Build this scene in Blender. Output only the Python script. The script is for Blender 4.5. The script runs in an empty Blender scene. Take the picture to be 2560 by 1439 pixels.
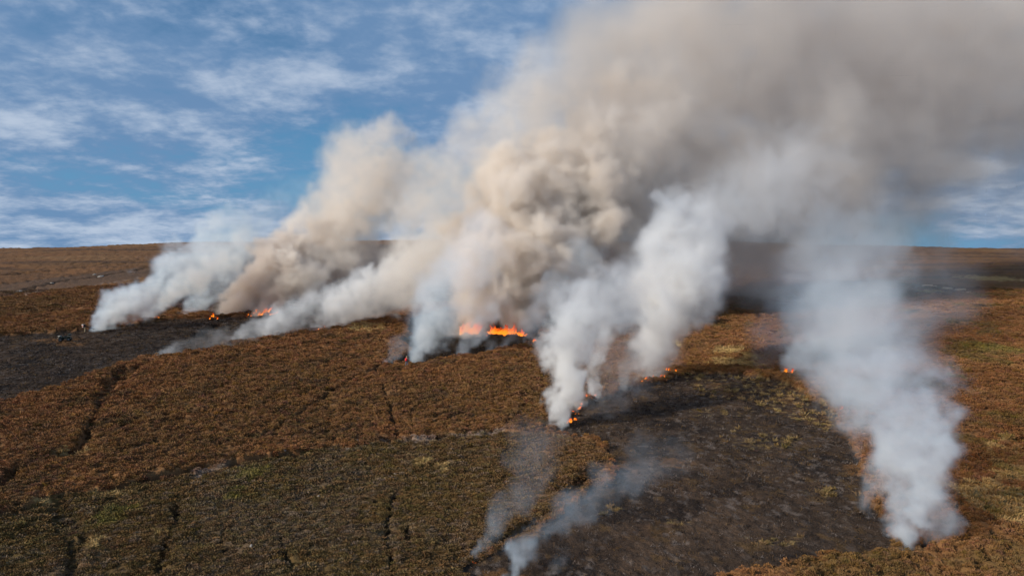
import bpy, bmesh, math, random
import numpy as np
from mathutils import Vector, Matrix

scene = bpy.context.scene
col = scene.collection
random.seed(7)
rng = np.random.default_rng(7)

# ------------------------------------------------------------------ camera, sky, sun, exposure
F_PX = 1828.0                      # focal length in pixels of the 2560 wide photograph
CAM_Z = 20.0
PITCH = math.atan((719.5 - 622.0) / F_PX)
cam_data = bpy.data.cameras.new('camera')
cam_data.sensor_width = 36.0
cam_data.lens = 36.0 * F_PX / 2560.0
cam_data.clip_start = 0.5
cam_data.clip_end = 20000.0
cam = bpy.data.objects.new('camera', cam_data)
cam.location = (0, 0, CAM_Z)
cam.rotation_euler = (math.pi / 2 - PITCH, 0, 0)
col.objects.link(cam)
scene.camera = cam

SUN_ELEV = math.radians(25.0)
SUN_DIR = Vector((-0.90 * math.cos(SUN_ELEV), -0.43 * math.cos(SUN_ELEV), math.sin(SUN_ELEV))).normalized()   # towards the sun
sun_data = bpy.data.lights.new('sun', 'SUN')
sun_data.energy = 5.0
sun_data.angle = math.radians(0.53)
sun_data.color = (1.0, 0.89, 0.74)
sun = bpy.data.objects.new('sun', sun_data)
sun.rotation_euler = SUN_DIR.to_track_quat('Z', 'Y').to_euler()
sun.location = (-60, -30, 60)
col.objects.link(sun)

scene.view_settings.view_transform = 'Standard'
scene.view_settings.look = 'None'
scene.view_settings.exposure = 0.0
scene.view_settings.gamma = 1.0
scene.view_settings.use_curve_mapping = False

scene.render.engine = 'CYCLES'
cy = scene.cycles
cy.use_denoising = True
cy.denoiser = 'OPENIMAGEDENOISE'
cy.use_adaptive_sampling = True
cy.adaptive_threshold = 0.02
cy.max_bounces = 10
cy.diffuse_bounces = 2
cy.glossy_bounces = 1
cy.transparent_max_bounces = 12
cy.volume_bounces = 5
cy.volume_step_rate = 2.0
cy.volume_max_steps = 400
cy.sample_clamp_indirect = 4.0


class Nodes:
    """Small helper to write node trees in a compact way."""
    def __init__(self, tree):
        self.t = tree

    def new(self, kind, ins=None, **props):
        n = self.t.nodes.new(kind)
        for k, v in props.items():
            setattr(n, k, v)
        for k, v in (ins or {}).items():
            s = n.inputs[k]
            if isinstance(v, bpy.types.NodeSocket):
                self.t.links.new(v, s)
            else:
                s.default_value = v
        return n

    def math(self, op, a, b=0.0, c=0.0, clamp=False):
        n = self.t.nodes.new('ShaderNodeMath')
        n.operation = op
        n.use_clamp = clamp
        for i, v in enumerate((a, b, c)):
            if isinstance(v, bpy.types.NodeSocket):
                self.t.links.new(v, n.inputs[i])
            else:
                n.inputs[i].default_value = v
        return n.outputs[0]

    def vmath(self, op, a, b=(0, 0, 0), scale=1.0):
        n = self.t.nodes.new('ShaderNodeVectorMath')
        n.operation = op
        for i, v in enumerate((a, b)):
            if isinstance(v, bpy.types.NodeSocket):
                self.t.links.new(v, n.inputs[i])
            else:
                n.inputs[i].default_value = v
        if op == 'SCALE':
            if isinstance(scale, bpy.types.NodeSocket):
                self.t.links.new(scale, n.inputs['Scale'])
            else:
                n.inputs['Scale'].default_value = scale
        return n.outputs['Value'] if op in ('LENGTH', 'DISTANCE', 'DOT_PRODUCT') else n.outputs['Vector']

    def ramp(self, v, lo, hi, smooth=True):
        n = self.new('ShaderNodeMapRange', {'Value': v, 'From Min': lo, 'From Max': hi}, clamp=True)
        n.interpolation_type = 'SMOOTHSTEP' if smooth else 'LINEAR'
        return n.outputs['Result']

    def mix(self, f, a, b):
        n = self.t.nodes.new('ShaderNodeMix')
        n.data_type = 'RGBA'
        for i, v in ((0, f), (6, a), (7, b)):
            if isinstance(v, bpy.types.NodeSocket):
                self.t.links.new(v, n.inputs[i])
            else:
                n.inputs[i].default_value = v
        return n.outputs[2]

    def link(self, a, b):
        self.t.links.new(a, b)


def build_world():
    w = bpy.data.worlds.new('World')
    scene.world = w
    w.use_nodes = True
    t = w.node_tree
    t.nodes.clear()
    N = Nodes(t)
    sky = N.new('ShaderNodeTexSky', sky_type='NISHITA', sun_disc=False)
    sky.sun_elevation = SUN_ELEV
    sky.sun_rotation = math.atan2(SUN_DIR.x, SUN_DIR.y)
    sky.altitude = 500.0
    sky.air_density = 1.0
    sky.dust_density = 0.4
    sky.ozone_density = 1.6
    tc = N.new('ShaderNodeTexCoord').outputs['Generated']
    sep = N.new('ShaderNodeSeparateXYZ', {0: tc})
    el = N.math('MAXIMUM', sep.outputs[2], 0.0)
    z = N.math('ADD', el, 0.24)
    u = N.math('DIVIDE', sep.outputs[0], z)
    v = N.math('DIVIDE', sep.outputs[1], z)
    p = N.new('ShaderNodeCombineXYZ', {0: u, 1: v, 2: 0.0}).outputs[0]
    big = N.new('ShaderNodeTexNoise', {'Vector': N.vmath('ADD', p, (2.3, 5.1, 0)), 'Scale': 0.95, 'Detail': 2.0,
                                       'Roughness': 0.5, 'Distortion': 0.5}).outputs[0]
    mid = N.new('ShaderNodeTexNoise', {'Vector': N.vmath('ADD', p, (7.7, 1.4, 3.0)), 'Scale': 3.3, 'Detail': 4.0,
                                       'Roughness': 0.5, 'Distortion': 0.2}).outputs[0]
    fine = N.new('ShaderNodeTexNoise', {'Vector': N.vmath('ADD', p, (0.8, 9.6, 1.0)), 'Scale': 15.0, 'Detail': 4.0,
                                        'Roughness': 0.6, 'Distortion': 0.15}).outputs[0]
    cov = N.math('ADD', N.math('MULTIPLY', big, 0.9), N.math('ADD', N.math('MULTIPLY', mid, 0.55), N.math('MULTIPLY', fine, 0.26)))
    cov = N.math('ADD', cov, N.math('MULTIPLY', N.ramp(el, 0.04, 0.26), 0.17))
    mask = N.math('MULTIPLY', N.ramp(cov, 0.645, 0.93), 0.93)
    shade = N.ramp(N.math('ADD', N.math('MULTIPLY', mid, 0.65), N.math('ADD', N.math('MULTIPLY', fine, 0.25), N.math('MULTIPLY', big, 0.25))), 0.50, 0.76)
    cloud = N.mix(shade, (1.8, 3.2, 5.5, 1), (5.9, 6.9, 8.5, 1))
    blue = N.mix(1.0, sky.outputs[0], (0.36, 0.76, 1.0, 1))
    blue.node.blend_type = 'MULTIPLY'
    low = N.math('SUBTRACT', 1.0, N.ramp(el, 0.0, 0.30))
    blue = N.mix(N.math('MULTIPLY', low, 0.80), blue, (1.45, 3.45, 6.3, 1))
    c = N.mix(mask, blue, cloud)
    bg = N.new('ShaderNodeBackground', {'Color': c, 'Strength': 0.085})
    out = N.new('ShaderNodeOutputWorld')
    N.link(bg.outputs[0], out.inputs[0])


build_world()


# ------------------------------------------------------------------ helpers
def link(o, parent=None):
    col.objects.link(o)
    if parent is not None:
        o.parent = parent
    return o


def tag(o, label=None, cat=None, group=None, kind=None):
    if label: o['label'] = label
    if cat: o['category'] = cat
    if group: o['group'] = group
    if kind: o['kind'] = kind
    return o


class Noise2:
    def __init__(self, seed):
        self.tab = np.random.default_rng(seed).random((256, 256))

    def at(self, x, y):
        xi = np.floor(x).astype(np.int64); yi = np.floor(y).astype(np.int64)
        fx = x - xi; fy = y - yi
        fx = fx * fx * fx * (fx * (fx * 6 - 15) + 10); fy = fy * fy * fy * (fy * (fy * 6 - 15) + 10)
        t = self.tab
        a = t[yi & 255, xi & 255]; b = t[yi & 255, (xi + 1) & 255]
        c = t[(yi + 1) & 255, xi & 255]; d = t[(yi + 1) & 255, (xi + 1) & 255]
        return (a * (1 - fx) + b * fx) * (1 - fy) + (c * (1 - fx) + d * fx) * fy

    def fbm(self, x, y, oct=4, gain=0.5):
        s = 0.0; amp = 1.0; tot = 0.0; f = 1.0
        for k in range(oct):
            s = s + amp * self.at(x * f + 17.3 * k, y * f + 9.1 * k)
            tot += amp; amp *= gain; f *= 2.03
        return s / tot - 0.5


NA, NB, NC, ND = Noise2(1), Noise2(2), Noise2(3), Noise2(4)

RX = np.array([-3000, -900, -600, -420, -340, -270, -220, -90, 60, 236, 420, 600, 900, 3000], float)
RZ = np.array([-30, -6, -2.5, -0.8, 2.2, 4.6, 5.7, 6.0, 5.2, 3.4, -0.6, -3.0, -6, -30], float)


def base_h(x, y):
    """Large shape of the moor: level in front, rising to a long ridge about 600 m off."""
    x = np.asarray(x, float); y = np.asarray(y, float)
    zr = 0.0
    for o in (-50, -25, 0, 25, 50):
        zr = zr + np.interp(x + o, RX, RZ)
    zr = 20.0 + zr / 5.0
    t = np.clip((y - 70.0) / 530.0, 0, 1)
    s = t ** 1.12
    h = zr * s
    over = np.clip(y - 600.0, 0, None)
    h = h - 0.055 * over + 20 * (1 - np.exp(-over / 400.0)) * 0.9
    h = h + 2.6 * NA.fbm(x / 90.0, y / 90.0, 3) * np.clip((y - 80) / 120.0, 0, 1)
    h = h + 0.9 * NB.fbm(x / 23.0, y / 23.0, 2) * np.clip((y - 30) / 60.0, 0, 1)
    return h


SP, CP = math.sin(PITCH), math.cos(PITCH)


def to_px(x, y, z):
    z = z - CAM_Z
    fwd = y * CP - z * SP
    up = y * SP + z * CP
    fwd = np.maximum(fwd, 0.01)
    return 1280.0 + F_PX * x / fwd, 719.5 - F_PX * up / fwd


def ray(px, py):
    rx = (px - 1280.0) / F_PX; ru = (719.5 - py) / F_PX
    return np.array([rx, CP + ru * SP, -SP + ru * CP])      # length along forward axis = 1


def at_depth(px, py, d):
    r = ray(px, py)
    return np.array([r[0] * d, r[1] * d, CAM_Z + r[2] * d])


TD = np.concatenate([np.arange(20, 200, 0.25), np.arange(200, 900, 1.0)])


def on_ground(px, py):
    r = ray(px, py)
    z = CAM_Z + r[2] * TD
    h = base_h(r[0] * TD, r[1] * TD)
    below = np.nonzero(z < h)[0]
    d = TD[below[0]] if len(below) else 600.0
    p = at_depth(px, py, d)
    p[2] = base_h(p[0], p[1])
    return p


def depth_of(px, py):
    p = on_ground(px, py)
    return p[1] * CP - (p[2] - CAM_Z) * SP



# ------------------------------------------------------------------ the moor: zones, colours, ground
POLY = {
    'burnt_left': [(-400, 850), (0, 842), (120, 834), (215, 826), (330, 812), (440, 799), (520, 797), (640, 789), (700, 780), (780, 765), (900, 748), (1060, 735),
                   (1060, 762), (1000, 778), (950, 791), (870, 808), (830, 820), (720, 838), (600, 858), (500, 880), (390, 897), (330, 905),
                   (240, 935), (215, 950), (130, 975), (0, 1012), (-400, 1100)],
    'burnt_mid': [(950, 918), (1008, 885), (1018, 800), (1110, 772), (1340, 760), (1358, 852), (1300, 874), (1200, 891), (1100, 905), (1030, 915)],
    'burnt_big': [(1385, 1080), (1425, 1052), (1462, 1010), (1560, 978), (1640, 962), (1700, 940), (1760, 932), (1850, 936), (1950, 950), (2010, 985),
                  (2095, 1030), (2120, 1090), (2150, 1180), (2185, 1260), (2240, 1330), (2268, 1376), (2345, 1352), (2350, 1376), (2300, 1382), (2262, 1392), (2150, 1386),
                  (2040, 1390), (1950, 1402), (1850, 1425), (1780, 1445), (1700, 1500), (1180, 1500), (1178, 1420), (1190, 1398), (1250, 1374), (1330, 1338),
                  (1400, 1288), (1480, 1222), (1530, 1180), (1525, 1150), (1545, 1122), (1500, 1104), (1410, 1092)],
    'old_burn': [(380, 690), (450, 640), (640, 615), (1020, 612), (1100, 640), (1140, 760), (760, 772), (560, 792), (420, 770)],
    'grey_strip': [(-200, 726), (0, 712), (200, 690), (330, 672), (480, 662), (520, 670), (400, 692), (200, 722), (0, 750), (-200, 770)],
    'olive': [(-500, 1420), (0, 1294), (130, 1254), (400, 1204), (560, 1168), (720, 1138), (900, 1122), (1000, 1104), (1250, 1084), (1400, 1090), (1500, 1110),
              (1540, 1130), (1480, 1222), (1330, 1338), (1190, 1398), (1180, 1600), (-900, 1900)],
    'ochre_top': [(1700, 945), (1720, 905), (1790, 880), (1880, 892), (1960, 930), (2090, 985), (2130, 1040), (2060, 1080), (1900, 1010), (1760, 990)],
    'grass_right': [(2420, 1250), (2455, 1180), (2500, 1100), (2620, 1060), (2800, 1100), (2760, 1420), (2560, 1352), (2490, 1310)],
    'grass_mid': [(856, 830), (880, 815), (930, 812), (980, 822), (975, 836), (920, 836)],
    'grass_rust': [(2290, 712), (2420, 714), (2540, 716), (2480, 728), (2300, 722)],
}
SPOTS = [  # pale or green grass: px, py, radius x, radius y, kind
    (1122, 1180, 20, 10, 'straw'), (1050, 1168, 28, 10, 'straw'), (300, 1236, 46, 11, 'straw'), (255, 1238, 22, 8, 'straw'), (120, 1265, 30, 7, 'straw'),
    (600, 1200, 60, 22, 'green'), (575, 1250, 28, 14, 'green'), (205, 1375, 24, 20, 'straw'), (395, 1350, 22, 14, 'straw'), (190, 1143, 26, 6, 'straw'),
    (1820, 885, 55, 10, 'straw'), (1840, 915, 60, 12, 'straw'), (2200, 880, 40, 8, 'straw'), (2490, 880, 80, 12, 'green'), (2385, 950, 18, 8, 'green'),
    (2480, 700, 60, 7, 'straw'), (1690, 865, 14, 6, 'straw'), (260, 1300, 40, 30, 'green'), 
    (1880, 900, 20, 10, 'straw'), (1400, 1130, 60, 12, 'rust'), (700, 1000, 80, 14, 'rust'), (1680, 1150, 40, 12, 'rust'), (2120, 1070, 60, 25, 'rust'),
    (2140, 1170, 40, 14, 'rust'), (1970, 1000, 28, 8, 'rust'), (2030, 1395, 60, 12, 'rust'), (1540, 1165, 40, 18, 'rust'), (165, 850, 50, 8, 'rust'),
    (170, 860, 40, 6, 'rust'), (2490, 1270, 80, 60, 'straw'), (1960, 700, 60, 6, 'rust'), (2330, 735, 26, 4, 'straw'), (100, 850, 30, 4, 'rust'),
    (980, 1240, 24, 9, 'rust'), (1240, 1420, 40, 14, 'rust'), (1330, 1435, 40, 14, 'rust'), (1800, 1030, 90, 14, 'straw2'), (1900, 1100, 110, 26, 'straw2'),
    (2080, 1230, 60, 14, 'straw2'), (1520, 1280, 50, 12, 'straw2'), (1700, 1310, 60, 12, 'straw2'), (1950, 1350, 60, 12, 'straw2'),
]
TRACKS = [  # trenches, trods and painted shade lines: pixel polyline, width m, depth m
    ([(300, 940), (268, 985), (245, 1030), (222, 1085), (212, 1115), (165, 1150)], 0.9, 0.75),
    ([(325, 925), (290, 955), (262, 990)], 1.9, 0.9),
    ([(50, 1165), (20, 1210), (0, 1225)], 0.7, 0.6),
    ([(-60, 1305), (60, 1284), (150, 1256), (300, 1228), (400, 1202), (490, 1180), (580, 1166), (700, 1146), (790, 1140)], 0.6, 0.7),  # shade under the tall heather's edge, painted in as a dark trench
    ([(935, 930), (950, 965), (965, 1000), (975, 1030), (984, 1062), (990, 1100)], 0.33, 0.5),
    ([(955, 918), (930, 935), (885, 955), (850, 975), (790, 1012), (750, 1040), (700, 1075), (640, 1105)], 0.5, 0.6),
    ([(440, 1270), (436, 1300), (432, 1340), (410, 1390), (390, 1445)], 0.36, 0.55),
    ([(575, 1288), (570, 1320), (552, 1350), (560, 1385)], 0.22, 0.4),
    ([(992, 1235), (975, 1275), (966, 1330), (972, 1390), (978, 1445)], 0.26, 0.5),
    ([(1010, 1310), (1022, 1345), (1018, 1365)], 0.26, 0.5),
    ([(900, 1240), (940, 1255), (938, 1262)], 0.25, 0.4),
    ([(690, 1330), (712, 1380), (728, 1445)], 0.24, 0.4),
    ([(150, 1270), (175, 1310), (168, 1370), (185, 1445)], 1.0, 0.4),
    ([(210, 1330), (190, 1400), (180, 1445)], 0.7, 0.4),
    ([(900, 1430), (1060, 1400), (1170, 1375), (1240, 1352)], 0.4, 0.4),
    ([(1230, 1365), (1300, 1330), (1390, 1270), (1460, 1215), (1510, 1182)], 0.5, 0.5),
    ([(1420, 1232), (1455, 1205), (1508, 1182)], 0.9, 0.6),
    ([(-100, 700), (0, 692), (120, 680), (260, 665), (330, 664)], 2.6, 1.3),
    ([(60, 726), (150, 705), (260, 690), (360, 672), (480, 660)], 1.6, 1.0),
    ([(0, 786), (120, 776), (240, 770), (300, 760)], 1.0, 0.8),
    ([(0, 800), (60, 790), (130, 786)], 1.0, 0.8),
    ([(-60, 846), (60, 836), (150, 828), (210, 823)], 0.9, 0.6),
    ([(500, 840), (520, 820), (540, 812)], 1.6, 1.0),
    ([(120, 870), (95, 885)], 0.4, 0.3),
    ([(640, 1330), (620, 1310)], 0.2, 0.3),
    ([(2290, 655), (2420, 660), (2560, 668)], 2.0, 0.9),  # smoke shadow on the far moor, put in as a dark cut band
    ([(1400, 1052), (1330, 1090), (1300, 1105)], 0.3, 0.35),
]


def in_poly(px, py, poly):
    inside = np.zeros(px.shape, bool)
    n = len(poly)
    for i in range(n):
        x1, y1 = poly[i]; x2, y2 = poly[(i + 1) % n]
        if y1 == y2:
            continue
        c = ((y1 > py) != (y2 > py)) & (px < (x2 - x1) * (py - y1) / (y2 - y1) + x1)
        inside ^= c
    return inside


TRACK_W = [([on_ground(*p)[:2] for p in pts], w, dep) for pts, w, dep in TRACKS]
PALE_W = [np.array([on_ground(*p)[:2] for p in L]) for L in (
    [(860, 1132), (960, 1112), (1080, 1106), (1180, 1092), (1260, 1084), (1330, 1086), (1420, 1090)],
    [(-60, 756), (60, 744), (180, 722), (290, 706), (400, 690), (470, 672)],
    [(560, 1168), (480, 1196), (420, 1216)])]
SPOT_W = []
for (sx, sy, rx, ry, kd) in SPOTS:
    c = on_ground(sx, sy); e = on_ground(sx + rx, sy); n1 = on_ground(sx, sy - ry); n2 = on_ground(sx, sy + ry)
    SPOT_W.append((c[0], c[1], abs(e[0] - c[0]), abs(n1[1] - n2[1]) / 2, kd))


def seg_dist(x, y, a, b):
    ab = b - a
    t = np.clip(((x - a[0]) * ab[0] + (y - a[1]) * ab[1]) / max(ab @ ab, 1e-6), 0, 1)
    return np.hypot(x - a[0] - t * ab[0], y - a[1] - t * ab[1])


def lerp(a, b, f):
    return a + (np.asarray(b) - a) * f[:, None]


def st(v, lo, hi):
    t = np.clip((v - lo) / (hi - lo), 0, 1)
    return t * t * (3 - 2 * t)


def zones(x, y):
    """What grows where: weights of burnt, olive, grass, peat trench or painted shade line and the plants' own colour."""
    h = base_h(x, y)
    d = np.maximum(y * CP - (h - CAM_Z) * SP, 5.0)
    out = {}
    wx = x + 2.4 * NA.fbm(x / 1.6, y / 1.6, 4, 0.6) + 2.0 * NB.fbm(x / 9.0, y / 9.0, 2)
    wy = y + 2.4 * NB.fbm(x / 1.6 + 50, y / 1.6, 4, 0.6) + 3.0 * NA.fbm(x / 9.0, y / 9.0 + 30, 2)
    px, py = to_px(wx, wy, h)
    for k, poly in POLY.items():
        out[k] = in_poly(px, py, poly).astype(float)
    burnt = np.maximum.reduce([out['burnt_left'], out['burnt_mid'], out['burnt_big']])
    peat = np.zeros_like(x); cut = np.zeros_like(x)
    tx = x + 0.45 * NC.fbm(x / 1.1, y / 1.1, 3); ty = y + 0.9 * ND.fbm(x / 1.6, y / 1.6, 3)
    brk = 0.55 + 0.9 * st(NA.fbm(x / 3.0, y / 3.0, 2), -0.18, 0.12)
    for pts, w, dep in TRACK_W:
        P = np.array(pts)
        lo = P.min(0) - 4 * w - 2; hi = P.max(0) + 4 * w + 2
        m = (x > lo[0]) & (x < hi[0]) & (y > lo[1]) & (y < hi[1])
        if not m.any():
            continue
        dist = np.full(m.sum(), 1e9)
        for a, b in zip(P[:-1], P[1:]):
            dist = np.minimum(dist, seg_dist(tx[m], ty[m], a, b))
        f = 1 - st(dist / (w * brk[m]), 0.25, 1.0)
        peat[m] = np.maximum(peat[m], f * (0.55 if w >= 0.7 else 0.9)); cut[m] = np.maximum(cut[m], f * dep)
    straw = np.zeros_like(x); green = np.zeros_like(x); rust = np.zeros_like(x)
    spk = NC.fbm(x / 0.7, y / 0.7, 3)
    for (cx, cy_, rx, ry, kd) in SPOT_W:
        q = np.hypot((wx - cx) / rx, (wy - cy_) / ry) + 1.3 * spk
        f = 1 - st(q, 0.6, 1.2)
        if kd == 'straw': straw = np.maximum(straw, f)
        elif kd == 'green': green = np.maximum(green, f)
        elif kd == 'straw2': straw = np.maximum(straw, f * st(ND.fbm(x / 0.5, y / 0.6, 2), 0.12, 0.24) * 0.5)
        else: rust = np.maximum(rust, f)
    straw = np.maximum(straw, out['grass_mid'] * st(spk, -0.2, 0.1))
    straw = np.maximum(straw, out['grass_right'] * st(NB.fbm(x / 2.5, y / 2.5, 3), -0.08, 0.10) * 0.85)
    green = np.maximum(green, out['grass_right'] * st(NA.fbm(x / 1.8, y / 1.8, 2), 0.05, 0.2) * 0.7)
    rust = np.maximum(rust, out['grass_rust'])
    rust = np.maximum(rust, out['ochre_top'] * 0.8 * (1 - burnt))
    straw = np.maximum(straw, out['ochre_top'] * burnt * st(ND.fbm(x / 0.45, y / 0.6, 2), 0.13, 0.22) * 0.6)
    rust = np.maximum(rust, out['ochre_top'] * burnt * st(NB.fbm(x / 2.0, y / 2.0, 3), 0.0, 0.15) * 0.5)

    n1 = NA.fbm(x / 7.0, y / 9.0, 4); n2 = NB.fbm(x / 31.0, y / 45.0, 3); n3 = NC.fbm(x / 1.3, y / 1.6, 3); n4 = ND.fbm(x / 3.4, y / 5.0, 4)
    one = np.ones_like(x)
    c = np.stack([one * 0.205, one * 0.101, one * 0.043], 1)
    c = lerp(c, (0.225, 0.106, 0.044), st(n1, -0.05, 0.2))
    c = lerp(c, (0.162, 0.090, 0.038), st(n2, -0.02, 0.2) * 0.7)
    c = lerp(c, (0.085, 0.054, 0.028), st(-n4, 0.08, 0.22) * 0.6)
    right = st(px, 1500, 2200) * (1 - st(py, 1000, 1500) * 0.4)
    c = lerp(c, (0.200, 0.098, 0.040), right * 0.55)
    c = lerp(c, (0.235, 0.120, 0.055), right * st(n4, 0.03, 0.2) * 0.6)
    c = lerp(c, (0.095, 0.080, 0.026), right * st(-n1, 0.05, 0.2) * 0.6)
    far = st(y, 170, 380)
    c = lerp(c, (0.132, 0.068, 0.032), far * 0.7)
    band = NB.fbm(x / 60.0, y / 14.0, 4)
    c = lerp(c, (0.060, 0.038, 0.026), far * st(band, 0.04, 0.16) * 0.75)
    c = lerp(c, (0.22, 0.130, 0.062), far * st(-band, 0.12, 0.22) * 0.45)
    pale = np.zeros_like(x)
    for P in PALE_W:
        for a, b in zip(P[:-1], P[1:]):
            pale = np.maximum(pale, 1 - st(seg_dist(tx, ty, a, b), 0.2, 0.85 if a[1] < 150 else 1.6))
    # olive sward with grey heather
    ol = np.stack([one * 0.120, one * 0.077, one * 0.030], 1)
    ol = lerp(ol, (0.116, 0.082, 0.028), st(n1, -0.02, 0.2) * 0.8)
    ol = lerp(ol, (0.140, 0.100, 0.070), st(n4, 0.0, 0.2) * 0.6)
    ol = lerp(ol, (0.150, 0.082, 0.034), st(n2, -0.05, 0.12) * 0.6)
    ol = lerp(ol, (0.145, 0.080, 0.034), st(px, 700, 1400) * 0.8)
    w_ol = out['olive'] * (1 - st(px, 1200, 1600) * 0.5)
    c = lerp(c, ol, w_ol) if False else c + (ol - c) * w_ol[:, None]
    gs = np.stack([one * 0.092, one * 0.062, one * 0.044], 1)
    c = c + (gs - c) * (out['grey_strip'] * 0.7)[:, None]
    obn = np.stack([one * 0.060, one * 0.043, one * 0.038], 1)
    c = c + (obn - c) * (out['old_burn'] * 0.85)[:, None]
    # burnt ground: char, pale ash and stalks
    bc = np.stack([one * 0.046, one * 0.031, one * 0.022], 1)
    bc = lerp(bc, (0.078, 0.050, 0.033), st(n1, -0.05, 0.18))
    bc = lerp(bc, (0.018, 0.014, 0.013), st(-n4, 0.04, 0.2) * 0.75)
    streak = NC.fbm(x / 0.42 + y * 0.2, y / 0.8, 3)
    ashy = st(NB.fbm(x / 5.0 + 40, y / 7.0, 3), -0.08, 0.12)
    bc = lerp(bc, (0.140, 0.112, 0.096), st(streak, 0.09, 0.24) * (0.25 + 0.5 * ashy))
    bc = lerp(bc, (0.105, 0.062, 0.026), st(n3 + 0.4 * n2, 0.12, 0.26) * 0.6)
    mid_dark = out['burnt_mid']
    bc = bc * (1 - 0.65 * mid_dark[:, None]) * (1 - 0.35 * out['burnt_left'][:, None])
    c = c + (bc - c) * burnt[:, None]
    c = lerp(c, (0.27, 0.20, 0.155), pale * 0.95 * st(NB.fbm(x / 1.5, y / 2.5, 3), -0.12, 0.12))
    c = lerp(c, (0.175, 0.085, 0.030), rust * 0.6)
    c = lerp(c, (0.36, 0.250, 0.105), straw * 0.9)
    c = lerp(c, (0.150, 0.125, 0.035), green * 0.75)
    c = lerp(c, (0.020, 0.014, 0.010), peat * 0.9)  # peat colour; along the shade lines of TRACKS it is painted shade
    out.update(h=h, d=d, px=px, py=py, burnt=burnt, peat=peat, cut=cut, straw=straw, green=green, rust=rust, col=np.clip(c, 0.004, 0.6), olive_w=w_ol)
    return out


def attr_color(me, name, c):
    a = me.attributes.new(name, 'FLOAT_COLOR', 'POINT')
    a.data.foreach_set('color', np.concatenate([c, np.ones((len(c), 1))], 1).astype(np.float32).ravel())


def grid_mesh(name, V, nr, nc):
    me = bpy.data.meshes.new(name)
    idx = np.arange(nr * nc).reshape(nr, nc)
    q = np.stack([idx[:-1, :-1], idx[:-1, 1:], idx[1:, 1:], idx[1:, :-1]], -1).reshape(-1, 4)
    me.vertices.add(len(V)); me.vertices.foreach_set('co', V.astype(np.float32).ravel())
    me.loops.add(q.size); me.loops.foreach_set('vertex_index', q.astype(np.int32).ravel())
    me.polygons.add(len(q)); me.polygons.foreach_set('loop_start', np.arange(0, q.size, 4, dtype=np.int32))
    me.polygons.foreach_set('use_smooth', np.ones(len(q), bool))
    me.update(); me.validate()
    return me


def cover_h(x, y, Z):
    """Height of the plant cover or char over the bare hill."""
    lump = NA.fbm(x / 0.55, y / 0.7, 3); lump2 = NB.fbm(x / 2.1, y / 2.6, 3)
    heath = 0.34 + 0.55 * lump + 0.55 * lump2
    low = 0.14 + 0.16 * lump + 0.45 * lump2
    char = 0.03 + 0.20 * lump + 0.22 * lump2
    hh = heath + (low - heath) * Z['olive_w']
    hh = hh + (char - hh) * np.maximum(Z['burnt'], 0.6 * np.maximum(Z['grey_strip'], Z['old_burn']))
    far = np.clip(Z['d'] / 250.0, 0, 1)
    return hh * (1 + 0.8 * far) - Z['cut']


def ground_material():
    m = bpy.data.materials.new('moor_ground')
    m.use_nodes = True
    t = m.node_tree
    b = t.nodes['Principled BSDF']
    N = Nodes(t)
    tint = N.new('ShaderNodeAttribute', attribute_name='tint').outputs['Color']
    pos = N.new('ShaderNodeNewGeometry').outputs['Position']
    n1 = N.new('ShaderNodeTexNoise', {'Vector': pos, 'Scale': 4.5, 'Detail': 4.0, 'Roughness': 0.7}).outputs[0]
    n2 = N.new('ShaderNodeTexNoise', {'Vector': pos, 'Scale': 0.9, 'Detail': 5.0, 'Roughness': 0.65}).outputs[0]
    k = N.math('ADD', 0.25, N.math('ADD', N.math('MULTIPLY', n1, 0.8), N.math('MULTIPLY', n2, 0.7)))
    c = N.vmath('SCALE', tint, scale=k)
    N.link(c, b.inputs['Base Color'])
    b.inputs['Roughness'].default_value = 0.95
    b.inputs['Specular IOR Level'].default_value = 0.1
    bump = N.new('ShaderNodeBump', {'Height': N.math('ADD', n1, N.math('MULTIPLY', n2, 2.0)), 'Strength': 0.7, 'Distance': 0.25})
    N.link(bump.outputs[0], b.inputs['Normal'])
    return m


def build_ground():
    r = [20.0]
    while r[-1] < 3200:
        r.append(r[-1] + 0.12 * (r[-1] / 45.0) ** 1.6)
    r = np.array(r)
    az = np.radians(np.linspace(-58, 58, 860))
    R, A = np.meshgrid(r, az, indexing='ij')
    x = (R * np.sin(A)).ravel(); y = (R * np.cos(A)).ravel()
    Z = zones(x, y)
    z = Z['h'] + cover_h(x, y, Z)
    me = grid_mesh('moorland', np.stack([x, y, z], 1), len(r), len(az))
    attr_color(me, 'tint', Z['col'])
    me.materials.append(ground_material())
    o = link(bpy.data.objects.new('moorland', me))
    tag(o, 'brown heather moor rising to a long low ridge', kind='structure')
    print('GROUND', len(x))
    return o


build_ground()


def full_h(x, y):
    x = np.atleast_1d(np.asarray(x, float)); y = np.atleast_1d(np.asarray(y, float))
    Z = zones(x, y)
    return Z['h'] + cover_h(x, y, Z)


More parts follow.
